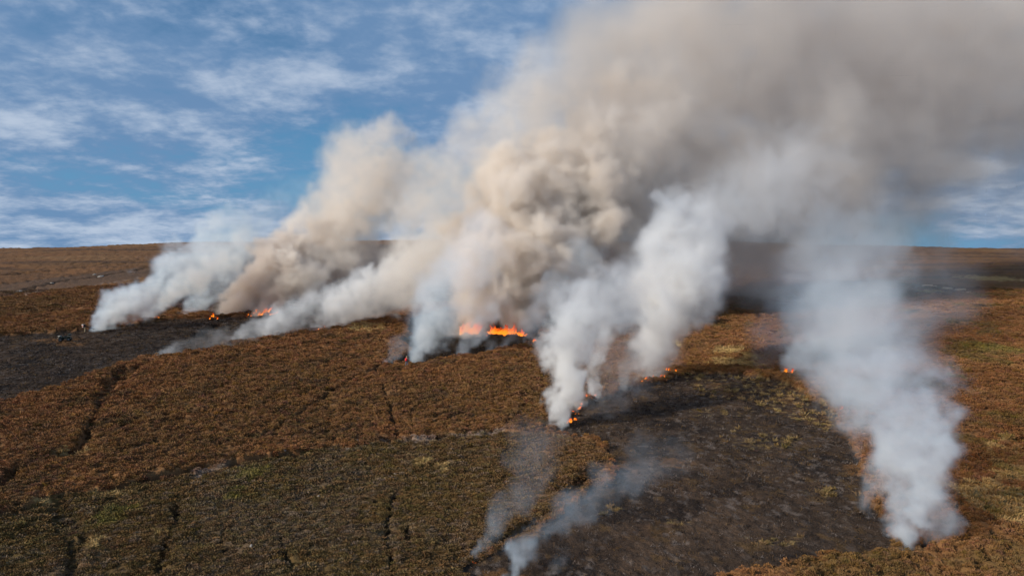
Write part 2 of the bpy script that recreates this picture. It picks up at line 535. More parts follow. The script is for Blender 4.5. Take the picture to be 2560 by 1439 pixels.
# plants as instanced tufts -------------------------------------------------------------------
def tuft_mesh(name, n, kind, mat, seed):
    g = np.random.default_rng(seed)
    V, Fc = [], []
    for i in range(n):
        th = g.uniform(0, 2 * math.pi)
        if kind == 'heather':
            cz = g.uniform(0.0, 1.0) ** 0.8
            rr = math.sqrt(max(0, 1 - cz * cz))
            dirv = np.array([rr * math.cos(th), rr * math.sin(th), cz])
            p = dirv * np.array([0.5, 0.5, 0.42]) * g.uniform(0.55, 1.0)
            up = dirv + np.array([0, 0, 0.7]) + g.normal(0, 0.45, 3); L = g.uniform(0.09, 0.18); W = g.uniform(0.03, 0.06)
        elif kind == 'grass':
            q = g.uniform(0, 0.22)
            p = np.array([q * math.cos(th), q * math.sin(th), 0])
            up = np.array([math.cos(th) * g.uniform(0.1, 0.9), math.sin(th) * g.uniform(0.1, 0.9), 1.0]); L = g.uniform(0.35, 0.7); W = 0.035
        else:
            q = g.uniform(0, 0.45)
            p = np.array([q * math.cos(th), q * math.sin(th), 0])
            up = g.normal(0, 0.6, 3) + np.array([0, 0, 0.8]); L = g.uniform(0.10, 0.32); W = 0.022
        up = up / np.linalg.norm(up)
        side = np.cross(up, g.normal(0, 1, 3)); side /= np.linalg.norm(side)
        b = len(V)
        bend = g.normal(0, 0.12, 3) * L + (np.array([0, 0, -0.25 * L]) if kind == 'grass' else 0)
        V += [p - side * W, p + side * W, p + up * L * 0.6 + side * W * 0.8, p + up * L + bend, p + up * L * 0.6 - side * W * 0.8]
        Fc += [(b, b + 1, b + 2, b + 4), (b + 4, b + 2, b + 3)]
    me = bpy.data.meshes.new(name)
    me.from_pydata([tuple(v) for v in V], [], Fc)
    me.materials.append(mat)
    return me


def tuft_material(name):
    m = bpy.data.materials.new(name)
    m.use_nodes = True
    t = m.node_tree
    b = t.nodes['Principled BSDF']
    N = Nodes(t)
    tint = N.new('ShaderNodeAttribute', attribute_name='tint', attribute_type='INSTANCER').outputs['Color']
    pos = N.new('ShaderNodeNewGeometry').outputs['Position']
    n1 = N.new('ShaderNodeTexNoise', {'Vector': pos, 'Scale': 9.0, 'Detail': 2.0}).outputs[0]
    c = N.vmath('SCALE', tint, scale=N.math('ADD', 0.65, N.math('MULTIPLY', n1, 0.7)))
    N.link(c, b.inputs['Base Color'])
    b.inputs['Roughness'].default_value = 0.9
    b.inputs['Specular IOR Level'].default_value = 0.15
    return m


def scatter(name, label, pts, tint, scl, meshes, seed, cat):
    g = np.random.default_rng(seed)
    me = bpy.data.meshes.new(name)
    n = len(pts)
    me.vertices.add(n); me.vertices.foreach_set('co', pts.astype(np.float32).ravel())
    attr_color(me, 'tint', tint)
    a = me.attributes.new('scl', 'FLOAT_VECTOR', 'POINT'); a.data.foreach_set('vector', scl.astype(np.float32).ravel())
    rot = np.stack([g.normal(0, 0.12, n), g.normal(0, 0.12, n), g.uniform(0, 6.283, n)], 1)
    a = me.attributes.new('rot', 'FLOAT_VECTOR', 'POINT'); a.data.foreach_set('vector', rot.astype(np.float32).ravel())
    a = me.attributes.new('pick', 'INT', 'POINT'); a.data.foreach_set('value', g.integers(0, len(meshes), n).astype(np.int32))
    me.update()
    o = link(bpy.data.objects.new(name, me))
    tag(o, label, cat, None, 'stuff')
    tree = bpy.data.node_groups.new(name + '_scatter', 'GeometryNodeTree')
    tree.interface.new_socket('Geometry', in_out='INPUT', socket_type='NodeSocketGeometry')
    tree.interface.new_socket('Geometry', in_out='OUTPUT', socket_type='NodeSocketGeometry')
    N = Nodes(tree)
    gi = N.new('NodeGroupInput').outputs[0]
    mp = N.new('GeometryNodeMeshToPoints', {0: gi}).outputs[0]
    join = N.new('GeometryNodeJoinGeometry')
    for m in reversed(meshes):
        src = bpy.data.objects.new(m.name, m)       # source shape, never linked to the scene
        oi = N.new('GeometryNodeObjectInfo', {'Object': src, 'As Instance': True})
        N.link(oi.outputs['Geometry'], join.inputs[0])

    def at(nm, ty):
        return N.new('GeometryNodeInputNamedAttribute', {'Name': nm}, data_type=ty).outputs[0]
    ip = N.new('GeometryNodeInstanceOnPoints', {'Points': mp, 'Instance': join.outputs[0], 'Pick Instance': True})
    N.link(at('pick', 'INT'), ip.inputs['Instance Index'])
    er = N.new('FunctionNodeEulerToRotation', {0: at('rot', 'FLOAT_VECTOR')})
    N.link(er.outputs[0], ip.inputs['Rotation'])
    N.link(at('scl', 'FLOAT_VECTOR'), ip.inputs['Scale'])
    go = N.new('NodeGroupOutput')
    N.link(ip.outputs[0], go.inputs[0])
    md = o.modifiers.new('scatter', 'NODES'); md.node_group = tree
    print('SCATTER', name, n)
    return o


def build_plants():
    g = np.random.default_rng(11)
    # random points over the fan in front, denser near
    spans = [(34, 60, 0.27), (60, 90, 0.36), (90, 130, 0.48), (130, 200, 0.66), (200, 280, 0.95)]
    X, Y, SP_ = [], [], []
    for a, b, s in spans:
        n = int(math.radians(92) / 2 * (b * b - a * a) / (s * s))
        r = np.sqrt(g.uniform(a * a, b * b, n)); th = np.radians(g.uniform(-46, 46, n))
        X.append(r * np.sin(th)); Y.append(r * np.cos(th)); SP_.append(np.full(n, s))
    x = np.concatenate(X); y = np.concatenate(Y); s = np.concatenate(SP_)
    Z = zones(x, y)
    z = Z['h'] + cover_h(x, y, Z)
    mat = tuft_material('plant_tint')
    jit = 1 + g.normal(0, 0.11, (len(x), 1))
    c = np.clip(Z['col'] * jit * 1.15 + g.normal(0, 0.006, (len(x), 3)), 0.004, 0.7)
    pal = np.array([(0.108, 0.082, 0.028), (0.140, 0.080, 0.032), (0.165, 0.125, 0.095), (0.085, 0.056, 0.026), (0.190, 0.100, 0.040), (0.250, 0.180, 0.085)])
    pk = pal[g.choice(6, len(x), p=[.26, .26, .20, .16, .09, .03])]
    wv = (0.55 * Z['olive_w'] * (1 - np.maximum(Z['straw'], Z['green'])))[:, None]
    c = c * (1 - wv) + pk * jit * wv
    open_ = (1 - Z['burnt']) * (1 - Z['peat']) ** 1.6 * (1 - 0.7 * np.maximum(Z['grey_strip'], Z['old_burn']))
    grassy = np.maximum(Z['straw'], 0.7 * Z['green'])
    u = g.uniform(0, 1, len(x))
    isg = u < grassy * 0.9
    ish = (~isg) & (g.uniform(0, 1, len(x)) < open_)
    isc = (~isg) & (~ish) & (Z['burnt'] > 0.5) & (g.uniform(0, 1, len(x)) < 0.9)
    heath = ish & (Z['olive_w'] < 0.5)
    low = ish & (Z['olive_w'] >= 0.5)
    P = np.stack([x, y, z - 0.08], 1)

    def sc(m, k, kz):
        q = s[m] * k * g.uniform(0.75, 1.35, m.sum())
        return np.stack([q, q, np.minimum(q * kz, 0.9) * g.uniform(0.8, 1.25, m.sum())], 1)
    hm = [tuft_mesh('heather_tuft', 90, 'heather', mat, k) for k in range(5)]
    gm = [tuft_mesh('grass_tuft', 34, 'grass', mat, 20 + k) for k in range(4)]
    cm = [tuft_mesh('charred_tuft', 22, 'char', mat, 40 + k) for k in range(4)]
    scatter('heather', 'rust brown heather bushes covering the unburnt moor', P[heath], c[heath], sc(heath, 1.75, 0.95), hm, 1, 'heather')
    scatter('short_heather', 'low olive and grey heather sward below the brown slope', P[low], c[low], sc(low, 2.3, 0.62), hm, 2, 'heather')
    scatter('moor_grass', 'pale straw tussock grass growing in patches', P[isg], c[isg], sc(isg, 2.2, 0.9), gm, 3, 'grass')
    cpal = np.array([(0.014, 0.011, 0.010), (0.050, 0.034, 0.027), (0.085, 0.055, 0.034), (0.150, 0.125, 0.115), (0.120, 0.072, 0.028)])
    cc = cpal[g.choice(5, isc.sum(), p=[.34, .28, .18, .12, .08])] * jit[isc] * (1 - 0.5 * Z['burnt_mid'][isc][:, None])
    scatter('charred_heather', 'charred stalks standing on the burnt black ground', P[isc], np.clip(cc, 0, 0.3), sc(isc, 2.4, 0.8), cm, 4, 'heather')


build_plants()

# ------------------------------------------------------------------ materials for things
def plain(name, rgb, rough=0.7, metal=0.0, vary=0.25, scale=8.0, spec=0.3):
    m = bpy.data.materials.new(name)
    m.use_nodes = True
    b = m.node_tree.nodes['Principled BSDF']
    N = Nodes(m.node_tree)
    co = N.new('ShaderNodeTexCoord').outputs['Object']
    n = N.new('ShaderNodeTexNoise', {'Vector': co, 'Scale': scale, 'Detail': 4.0, 'Roughness': 0.6}).outputs[0]
    k = N.math('ADD', 1.0 - vary, N.math('MULTIPLY', n, 2 * vary))
    N.link(N.vmath('SCALE', N.new('ShaderNodeRGB').outputs[0], scale=k), b.inputs['Base Color'])
    m.node_tree.nodes['Color' if 'Color' in m.node_tree.nodes else 'RGB'].outputs[0].default_value = (*rgb, 1)
    b.inputs['Roughness'].default_value = rough
    b.inputs['Metallic'].default_value = metal
    b.inputs['Specular IOR Level'].default_value = spec
    return m


MT = dict(
    skin=plain('skin', (0.42, 0.25, 0.18), 0.6, vary=0.08), hair=plain('fair_hair', (0.40, 0.29, 0.16), 0.8), dark_hair=plain('dark_cap', (0.03, 0.022, 0.015), 0.9),
    cream=plain('cream_jacket', (0.46, 0.31, 0.22), 0.9), jeans=plain('blue_grey_trousers', (0.10, 0.13, 0.19), 0.9), dark_coat=plain('dark_coat', (0.025, 0.026, 0.024), 0.9),
    khaki=plain('khaki_trousers', (0.30, 0.24, 0.15), 0.9), boot=plain('boot_leather', (0.02, 0.015, 0.012), 0.7), red=plain('red_nylon', (0.62, 0.012, 0.02), 0.6),
    black=plain('black_plastic', (0.012, 0.012, 0.013), 0.5), rubber=plain('tyre_rubber', (0.018, 0.018, 0.018), 0.9), steel=plain('grey_steel', (0.33, 0.34, 0.34), 0.4, 0.6),
    white=plain('white_plastic', (0.75, 0.72, 0.66), 0.5, vary=0.08), orange=plain('orange_plastic', (0.72, 0.14, 0.02), 0.5), green=plain('dark_green_paint', (0.014, 0.022, 0.014), 0.45),
    pale=plain('pale_grey_plastic', (0.36, 0.35, 0.31), 0.6), stone=plain('gritstone', (0.34, 0.31, 0.27), 0.9, vary=0.35, scale=5.0), sand=plain('sandstone', (0.42, 0.28, 0.17), 0.95, vary=0.3, scale=3.0),
    eye=plain('eye', (0.03, 0.02, 0.02), 0.3))


def mesh_obj(name, bm, mat, parent=None, smooth=True):
    me = bpy.data.meshes.new(name)
    bm.to_mesh(me); bm.free()
    if smooth:
        me.polygons.foreach_set('use_smooth', np.ones(len(me.polygons), bool))
    me.materials.append(mat)
    return link(bpy.data.objects.new(name, me), parent)


def rbox(bm, c, s, bevel=0.02, rot=None, taper=1.0):
    r = bmesh.ops.create_cube(bm, size=1.0)
    vs = r['verts']
    for v in vs:
        k = taper if v.co.z > 0 else 1.0
        v.co = Vector((v.co.x * s[0] * k, v.co.y * s[1] * k, v.co.z * s[2]))
    if bevel > 0:
        es = list({e for v in vs for e in v.link_edges})
        out = bmesh.ops.bevel(bm, geom=es, offset=bevel, segments=2, profile=0.6, affect='EDGES')
        vs = list({v for f in out['faces'] for v in f.verts} | {v for v in vs if v.is_valid})
    M = Matrix.Translation(c) @ (rot.to_4x4() if rot is not None else Matrix())
    bmesh.ops.transform(bm, matrix=M, verts=vs)


def tube(bm, pts, radii, sides=8):
    pts = [Vector(p) for p in pts]
    if not hasattr(radii, '__len__'):
        radii = [radii] * len(pts)
    rings = []
    for i, p in enumerate(pts):
        t = (pts[min(i + 1, len(pts) - 1)] - pts[max(i - 1, 0)]).normalized()
        a = t.orthogonal().normalized() if i == 0 else (rings_a - t * rings_a.dot(t)).normalized()
        rings_a = a
        b = t.cross(a)
        rings.append([bm.verts.new(p + (a * math.cos(2 * math.pi * k / sides) + b * math.sin(2 * math.pi * k / sides)) * radii[i]) for k in range(sides)])
    for A, B in zip(rings[:-1], rings[1:]):
        for k in range(sides):
            bm.faces.new((A[k], A[(k + 1) % sides], B[(k + 1) % sides], B[k]))
    bm.faces.new(rings[0][::-1]); bm.faces.new(rings[-1])


def ball(bm, c, r, scale=(1, 1, 1), sub=2):
    o = bmesh.ops.create_icosphere(bm, subdivisions=sub, radius=r)
    for v in o['verts']:
        v.co = Vector((v.co.x * scale[0], v.co.y * scale[1], v.co.z * scale[2])) + Vector(c)


def empty(name, loc, rz=0.0):
    o = bpy.data.objects.new(name, None)
    o.empty_display_size = 0.3
    o.location = loc
    o.rotation_euler = (0, 0, rz)
    return link(o)


def ground_pt(px, py, sink=0.0):
    p = on_ground(px, py)
    return (float(p[0]), float(p[1]), float(full_h(p[0], p[1])[0]) - sink)


# ------------------------------------------------------------------ people
def hand(J, E, wrist, key, dirv, side):
    """Palm and five fingers, slightly curled, from a wrist joint."""
    w = Vector(J[wrist][0]); d = Vector(dirv).normalized(); s = Vector(side).normalized(); n = d.cross(s)
    J[key] = (tuple(w + d * 0.07), 0.034, 'skin'); E.append((wrist, key))
    for i, (off, ln) in enumerate(((-0.030, 0.070), (-0.010, 0.082), (0.010, 0.078), (0.029, 0.060))):
        a = w + d * 0.10 + s * off; b = a + d * ln * 0.55 + n * 0.012; c = b + d * ln * 0.35 + n * 0.030
        for q, (p, rr) in enumerate(((a, .0095), (b, .009), (c, .008))):
            J[f'{key}{i}{q}'] = (tuple(p), rr, 'skin')
        E.extend([(key, f'{key}{i}0'), (f'{key}{i}0', f'{key}{i}1'), (f'{key}{i}1', f'{key}{i}2')])
    a = w + d * 0.045 - s * 0.045; b = a + d * 0.04 - s * 0.018 + n * 0.02
    J[key + 'ta'] = (tuple(a), .011, 'skin'); J[key + 'tb'] = (tuple(b), .009, 'skin')
    E.extend([(key, key + 'ta'), (key + 'ta', key + 'tb')])


def person(label, loc, rz, top, legs, pose, hair_mat, height=1.76):
    J = dict(pelvis=((0, 0, .96), (.15, .11), legs), waist=((0, .0, 1.10), (.15, .11), top), chest=((0, 0, 1.32), (.18, .125), top), collar=((0, .0, 1.47), (.09, .08), top),
             neck=((0, .015, 1.53), .055, 'skin'), jaw=((0, .04, 1.60), .075, 'skin'), brow=((0, .03, 1.68), .092, 'skin'), crown=((0, .02, 1.74), .06, 'skin'),
             nose=((0, .125, 1.635), .014, 'skin'))
    E = [('pelvis', 'waist'), ('waist', 'chest'), ('chest', 'collar'), ('collar', 'neck'), ('neck', 'jaw'), ('jaw', 'brow'), ('brow', 'crown'), ('jaw', 'nose')]
    for sd, s in (('l', -1), ('r', 1)):
        P = pose[sd]
        J['sh' + sd] = ((.19 * s, 0, 1.43), .07, top); J['el' + sd] = (P['elbow'], .052, top); J['wr' + sd] = (P['wrist'], .034, top)
        J['hi' + sd] = ((.095 * s, 0, .90), .10, legs); J['kn' + sd] = (P['knee'], .068, legs); J['an' + sd] = (P['ankle'], .050, legs)
        a = Vector(P['ankle'])
        J['he' + sd] = (tuple(a + Vector((0, -.03, -.05))), .045, 'boot'); J['to' + sd] = (tuple(a + Vector((.03 * s, .17, -.06))), .038, 'boot')
        J['ear' + sd] = ((.098 * s, .015, 1.645), .016, 'skin')
        E += [('collar', 'sh' + sd), ('sh' + sd, 'el' + sd), ('el' + sd, 'wr' + sd), ('pelvis', 'hi' + sd), ('hi' + sd, 'kn' + sd), ('kn' + sd, 'an' + sd), ('an' + sd, 'he' + sd), ('an' + sd, 'to' + sd), ('brow', 'ear' + sd)]
        d = Vector(P['wrist']) - Vector(P['elbow'])
        hand(J, E, 'wr' + sd, 'ha' + sd, d, Vector((0, 1, 0)) if abs(d.normalized().y) < .8 else Vector((1, 0, 0)))
    keys = list(J)
    me = bpy.data.meshes.new('person')
    me.from_pydata([J[k][0] for k in keys], [(keys.index(a), keys.index(b)) for a, b in E], [])
    o = bpy.data.objects.new('person', me)
    col.objects.link(o)
    o.modifiers.new('skin', 'SKIN').use_smooth_shade = True
    for i, k in enumerate(keys):
        r = J[k][1]
        me.skin_vertices[0].data[i].radius = r if isinstance(r, tuple) else (r, r)
        me.skin_vertices[0].data[i].use_root = (k == 'pelvis')
    sb = o.modifiers.new('sub', 'SUBSURF'); sb.levels = 1; sb.render_levels = 1
    dg = bpy.context.evaluated_depsgraph_get()
    body = bpy.data.meshes.new_from_object(o.evaluated_get(dg))
    bpy.data.objects.remove(o)
    mats = []
    for k in keys:
        if J[k][2] not in mats:
            mats.append(J[k][2])
    body.materials.clear()
    for m in mats:
        body.materials.append(MT[m])
    A = np.array([J[a][0] for a, b in E]); B = np.array([J[b][0] for a, b in E])
    # a face takes the cloth of the limb it belongs to
    em = [J[b][2] if J[b][2] == J[a][2] else None for a, b in E]
    for p in body.polygons:
        c = np.array(p.center)
        AB = B - A
        t = np.clip(((c - A) * AB).sum(1) / np.maximum((AB * AB).sum(1), 1e-9), 0, 1)
        i = int(np.argmin(np.linalg.norm(c - A - AB * t[:, None], axis=1)))
        a, b = E[i]
        p.material_index = mats.index(em[i] if em[i] else (J[b][2] if t[i] > 0.5 else J[a][2]))
        p.use_smooth = True
    body.name = 'person'
    o = link(bpy.data.objects.new('person', body))
    o.location = loc; o.rotation_euler = (0, 0, rz); k = height / 1.80; o.scale = (k, k, k)
    tag(o, label, 'person')
    bm = bmesh.new(); ball(bm, (0, .005, 1.705), .108, (1, 1.08, .82), 2)
    for v in bm.verts:
        if v.co.y > .07 and v.co.z < 1.70: v.co.y = .07
    mesh_obj('hair', bm, MT[hair_mat], o)
    for s in (-1, 1):
        bm = bmesh.new(); ball(bm, (.035 * s, .118, 1.67), .012, sub=1); mesh_obj('eye', bm, MT['eye'], o)
    return o


def local(o, p):
    return o.matrix_basis @ Vector(p)


def on_back(o, name):
    e = empty(name, o.location, o.rotation_euler.z); e.scale = o.scale
    return e


p1 = person('person in a pale jacket and blue grey trousers watching the flaming patch', ground_pt(1017, 926, 0.12), math.radians(-18), 'cream', 'jeans', {
    'l': dict(elbow=(-.33, .02, 1.18), wrist=(-.30, .20, 1.02), knee=(-.20, .06, .50), ankle=(-.30, .02, .10)),
    'r': dict(elbow=(.30, .05, 1.16), wrist=(.22, .26, 1.05), knee=(.13, .04, .50), ankle=(.16, -.04, .10))}, 'hair')
bp = on_back(p1, 'backpack')
tag(bp, 'bright red backpack worn by the person in blue grey trousers', 'backpack')
bm = bmesh.new(); rbox(bm, (0, -.23, 1.27), (.34, .20, .46), .06, taper=.85); mesh_obj('bag', bm, MT['red'], bp)
bm = bmesh.new(); rbox(bm, (0, -.35, 1.18), (.25, .09, .22), .035); mesh_obj('pocket', bm, MT['red'], bp)
bm = bmesh.new(); rbox(bm, (0, -.22, 1.02), (.33, .17, .07), .025); mesh_obj('base_panel', bm, MT['black'], bp)
for s in (-1, 1):
    bm = bmesh.new(); tube(bm, [(.11 * s, -.15, 1.46), (.13 * s, -.04, 1.515), (.13 * s, .10, 1.47), (.14 * s, .145, 1.30), (.15 * s, .06, 1.12), (.14 * s, -.14, 1.08)], .018, 6); mesh_obj('strap', bm, MT['black'], bp)

p2 = person('person in a dark coat and khaki trousers working the fire edge with a blower', ground_pt(212, 831, 0.0), math.radians(-40), 'dark_coat', 'khaki', {
    'l': dict(elbow=(-.28, .02, 1.16), wrist=(-.20, .22, 1.02), knee=(-.13, .05, .50), ankle=(-.14, .0, .10)),
    'r': dict(elbow=(.34, .10, 1.20), wrist=(.42, .36, 1.08), knee=(.14, .03, .50), ankle=(.17, -.06, .10))}, 'dark_hair', 1.92)
lb = on_back(p2, 'leaf_blower')
tag(lb, 'orange and white backpack leaf blower with a long black nozzle', 'leaf blower')
bm = bmesh.new(); rbox(bm, (0, -.17, 1.25), (.36, .05, .52), .02); mesh_obj('back_plate', bm, MT['black'], lb)
bm = bmesh.new(); rbox(bm, (-.02, -.31, 1.38), (.36, .24, .24), .05); mesh_obj('engine_cover', bm, MT['white'], lb)
bm = bmesh.new(); tube(bm, [(-.02, -.19, 1.16), (-.02, -.30, 1.16), (-.02, -.40, 1.16)], [.17, .18, .14], 16); mesh_obj('fan_housing', bm, MT['orange'], lb)
bm = bmesh.new(); rbox(bm, (0, -.30, 1.02), (.32, .20, .12), .03); mesh_obj('fuel_tank', bm, MT['white'], lb)
bm = bmesh.new(); tube(bm, [(.14, -.30, 1.10), (.27, -.22, 1.09), (.38, -.02, 1.10), (.44, .22, 1.08), (.50, .45, 1.02)], [.05, .055, .055, .05, .048], 10); mesh_obj('hose', bm, MT['rubber'], lb)
bm = bmesh.new(); tube(bm, [(.50, .44, 1.02), (.72, .82, .82), (.98, 1.25, .58), (1.02, 1.32, .545)], [.048, .045, .042, .055], 10); mesh_obj('nozzle', bm, MT['black'], lb)
for s in (-1, 1):
    bm = bmesh.new(); tube(bm, [(.12 * s, -.15, 1.46), (.13 * s, -.02, 1.515), (.13 * s, .12, 1.45), (.14 * s, .15, 1.30), (.15 * s, .05, 1.12), (.14 * s, -.14, 1.06)], .018, 6); mesh_obj('strap', bm, MT['black'], lb)

# ------------------------------------------------------------------ quad bike
q = empty('quad_bike', ground_pt(163, 853, 0.10), math.radians(200))
tag(q, 'dark quad bike parked on the rusty bank at the burnt edge', 'quad bike')
bm = bmesh.new()
rbox(bm, (.10, 0, .62), (1.25, .34, .30), .06); rbox(bm, (.72, 0, .78), (.46, .62, .24), .08, taper=.8); rbox(bm, (-.55, 0, .72), (.55, .50, .16), .06)
mesh_obj('body', bm, MT['green'], q)
for sx in (-1, 1):
    for s in (-1, 1):
        w = empty('wheel', (0, 0, 0)); w.parent = q; w.location = (.62 * sx, .44 * s, .30)
        bm = bmesh.new()
        prof = [(.20, -.11), (.27, -.12), (.305, -.08), (.31, 0), (.305, .08), (.27, .12), (.20, .11)]
        rings = []
        for k in range(20):
            a = 2 * math.pi * k / 20
            rings.append([bm.verts.new((rr * (1 + (.03 if k % 2 and i in (2, 3, 4) else 0)) * math.cos(a), yy, rr * math.sin(a))) for i, (rr, yy) in enumerate(prof)])
        for A_, B_ in zip(rings, rings[1:] + rings[:1]):
            for i in range(len(prof) - 1):
                bm.faces.new((A_[i], A_[i + 1], B_[i + 1], B_[i]))
        mesh_obj('tyre', bm, MT['rubber'], w)
        bm = bmesh.new(); tube(bm, [(0, -.09, 0), (0, 0, 0), (0, .09, 0)], [.20, .10, .20], 14); tube(bm, [(0, -.06, 0), (0, .06, 0)], .14, 12); mesh_obj('rim', bm, MT['steel'], w)
        bm = bmesh.new(); r_ = []
        for k in range(9):
            a = math.radians(15 + 150 * k / 8)
            r_.append([bm.verts.new((.62 * sx + .40 * math.cos(a), (.44 + dy) * s, .30 + .40 * math.sin(a) + dz)) for dy, dz in ((-.22, .02), (.12, 0), (.15, -.03), (.12, -.03), (-.22, -.01))])
        for A_, B_ in zip(r_[:-1], r_[1:]):
            for i in range(5):
                bm.faces.new((A_[i], A_[(i + 1) % 5], B_[(i + 1) % 5], B_[i]))
        mesh_obj('mudguard', bm, MT['green'], q)
bm = bmesh.new(); rbox(bm, (-.22, 0, .86), (.72, .30, .13), .05); mesh_obj('seat', bm, MT['black'], q)
bm = bmesh.new(); tube(bm, [(.42, 0, .80), (.34, 0, 1.02)], .035, 8); tube(bm, [(.22, -.40, 1.06), (.34, -.18, 1.05), (.36, 0, 1.02), (.34, .18, 1.05), (.22, .40, 1.06)], .018, 8); mesh_obj('handlebar', bm, MT['black'], q)
for cx, hw in ((.82, .30), (-.70, .32)):
    bm = bmesh.new()
    for yy in (-.38, -.19, 0, .19, .38):
        tube(bm, [(cx - .26, yy, .96), (cx + .26, yy, .96)], .012, 6)
    for xx in (-.26, .26):
        tube(bm, [(cx + xx, -.40, .975), (cx + xx, .40, .975)], .014, 6)
    for yy in (-.22, .22):
        tube(bm, [(cx, yy, .96), (cx, yy * .8, .76)], .014, 6)
    mesh_obj('luggage_rack', bm, MT['steel'], q)
bm = bmesh.new(); tube(bm, [(.95, -.26, .45), (1.08, -.22, .62), (1.08, .22, .62), (.95, .26, .45)], .022, 8); mesh_obj('bumper', bm, MT['steel'], q)
for s in (-1, 1):
    bm = bmesh.new(); ball(bm, (.94, .20 * s, .80), .075, (.5, 1, .8), 2); mesh_obj('headlight', bm, MT['white'], q)
    bm = bmesh.new(); rbox(bm, (.05, .36 * s, .34), (.62, .26, .05), .02); mesh_obj('footwell', bm, MT['black'], q)
bm = bmesh.new(); rbox(bm, (-.70, 0, 1.10), (.46, .62, .24), .05); mesh_obj('cargo_box', bm, MT['green'], q)
bm = bmesh.new(); rbox(bm, (.84, 0, .88), (.20, .50, .20), .05, taper=.8); mesh_obj('front_cowl', bm, MT['pale'], q)
q.scale = (1.08, 1.08, 1.08)


# ------------------------------------------------------------------ stones
def stone(px, py, w, h, label, mat='stone', group=None, seed=0):
    p = on_ground(px, py)
    m_px = p[1] / F_PX
    g = random.Random(seed)
    bm = bmesh.new()
    bmesh.ops.create_icosphere(bm, subdivisions=3, radius=0.5)
    off = Vector((g.uniform(0, 9), g.uniform(0, 9), g.uniform(0, 9)))
    from mathutils import noise
    for v in bm.verts:
        n = noise.noise(v.co * 2.2 + off) * .30 + noise.noise(v.co * 6 + off) * .10
        v.co *= 1 + n
        v.co.z = max(v.co.z, -.34) if v.co.z < .28 else .28 + (v.co.z - .28) * .45
    o = mesh_obj('stone', bm, MT[mat], None, smooth=False)
    ww = w * m_px
    o.scale = (ww, ww * g.uniform(.7, 1.1), h * m_px * 1.5)
    o.location = (p[0], p[1], float(full_h(p[0], p[1])[0]) + 0.18 * o.scale[2])
    o.rotation_euler = (g.uniform(-.15, .15), g.uniform(-.15, .15), g.uniform(0, 3))
    tag(o, label, 'stone', group)


stone(1058, 948, 8, 5, 'small pale stone in the heather just below the person with the red backpack', seed=1)
stone(628, 1378, 8, 8, 'upright pale stone at the end of the short trod in the grey heather', seed=2)
for k, (sx, sy, w, h) in enumerate(((893, 1110, 9, 4), (757, 1102, 9, 3), (738, 1146, 7, 3), (988, 1193, 8, 4), (796, 1250, 6, 5), (712, 1140, 8, 4))):
    stone(sx, sy, w, h, 'small whitish stone lying in the short olive heather', group='whitish stones in the olive sward', seed=10 + k)
for k, (sx, sy, w, h) in enumerate(((252, 694, 13, 4), (236, 690, 8, 3), (122, 711, 12, 4), (48, 731, 16, 4), (130, 707, 8, 3), (215, 697, 9, 3))):
    stone(sx, sy, w, h, 'pale stone lying along the grey cut strip below the peat bank', group='stones on the grey strip', seed=20 + k)
for k, (sx, sy, w, h, lab) in enumerate((
        (2318, 721, 26, 7, 'tan sandstone slab at the end of the slab row beside the drifting smoke'),
        (2336, 723, 14, 5, 'narrow tan slab touching the end slab beside the drifting smoke'),
        (2368, 729, 22, 6, 'tan sandstone slab standing alone in the middle of the slab row'),
        (2398, 732, 28, 7, 'widest tan sandstone slab of the row on the far moor'),
        (2420, 735, 12, 5, 'smallest tan slab, beside the widest slab of the row'))):
    stone(sx, sy, w, h, lab, 'sand', group='row of sandstone slabs', seed=30 + k)


# ------------------------------------------------------------------ fires
def flame_material():
    m = bpy.data.materials.new('flame')
    m.use_nodes = True
    t = m.node_tree
    t.nodes.clear()
    N = Nodes(t)
    co = N.new('ShaderNodeTexCoord').outputs['Object']
    wp = N.new('ShaderNodeNewGeometry').outputs['Position']
    z = N.new('ShaderNodeSeparateXYZ', {0: co}).outputs[2]
    n = N.new('ShaderNodeTexNoise', {'Vector': wp, 'Scale': 2.6, 'Detail': 3.0, 'Distortion': 0.6}).outputs[0]
    k = N.math('ADD', z, N.math('MULTIPLY', N.math('SUBTRACT', n, 0.5), 0.9))
    cr = N.new('ShaderNodeValToRGB', {0: k})
    e = cr.color_ramp.elements
    e[0].position = 0.0; e[0].color = (1.0, 0.22, 0.015, 1)
    e[1].position = 1.0; e[1].color = (0.55, 0.03, 0.005, 1)
    a = cr.color_ramp.elements.new(0.28); a.color = (1.0, 0.30, 0.02, 1)
    a = cr.color_ramp.elements.new(0.6); a.color = (1.0, 0.14, 0.012, 1)
    em = N.new('ShaderNodeEmission', {'Color': cr.outputs[0], 'Strength': N.math('SUBTRACT', 1.75, N.math('MULTIPLY', k, 1.0))})
    tr = N.new('ShaderNodeBsdfTransparent')
    op = N.ramp(N.math('ADD', n, N.math('MULTIPLY', z, -0.18)), 0.30, 0.47)
    mx = N.new('ShaderNodeMixShader', {0: op, 1: tr.outputs[0], 2: em.outputs[0]})
    out = N.new('ShaderNodeOutputMaterial')
    N.link(mx.outputs[0], out.inputs[0])
    m.cycles.emission_sampling = 'NONE'
    return m


FLAME = flame_material()


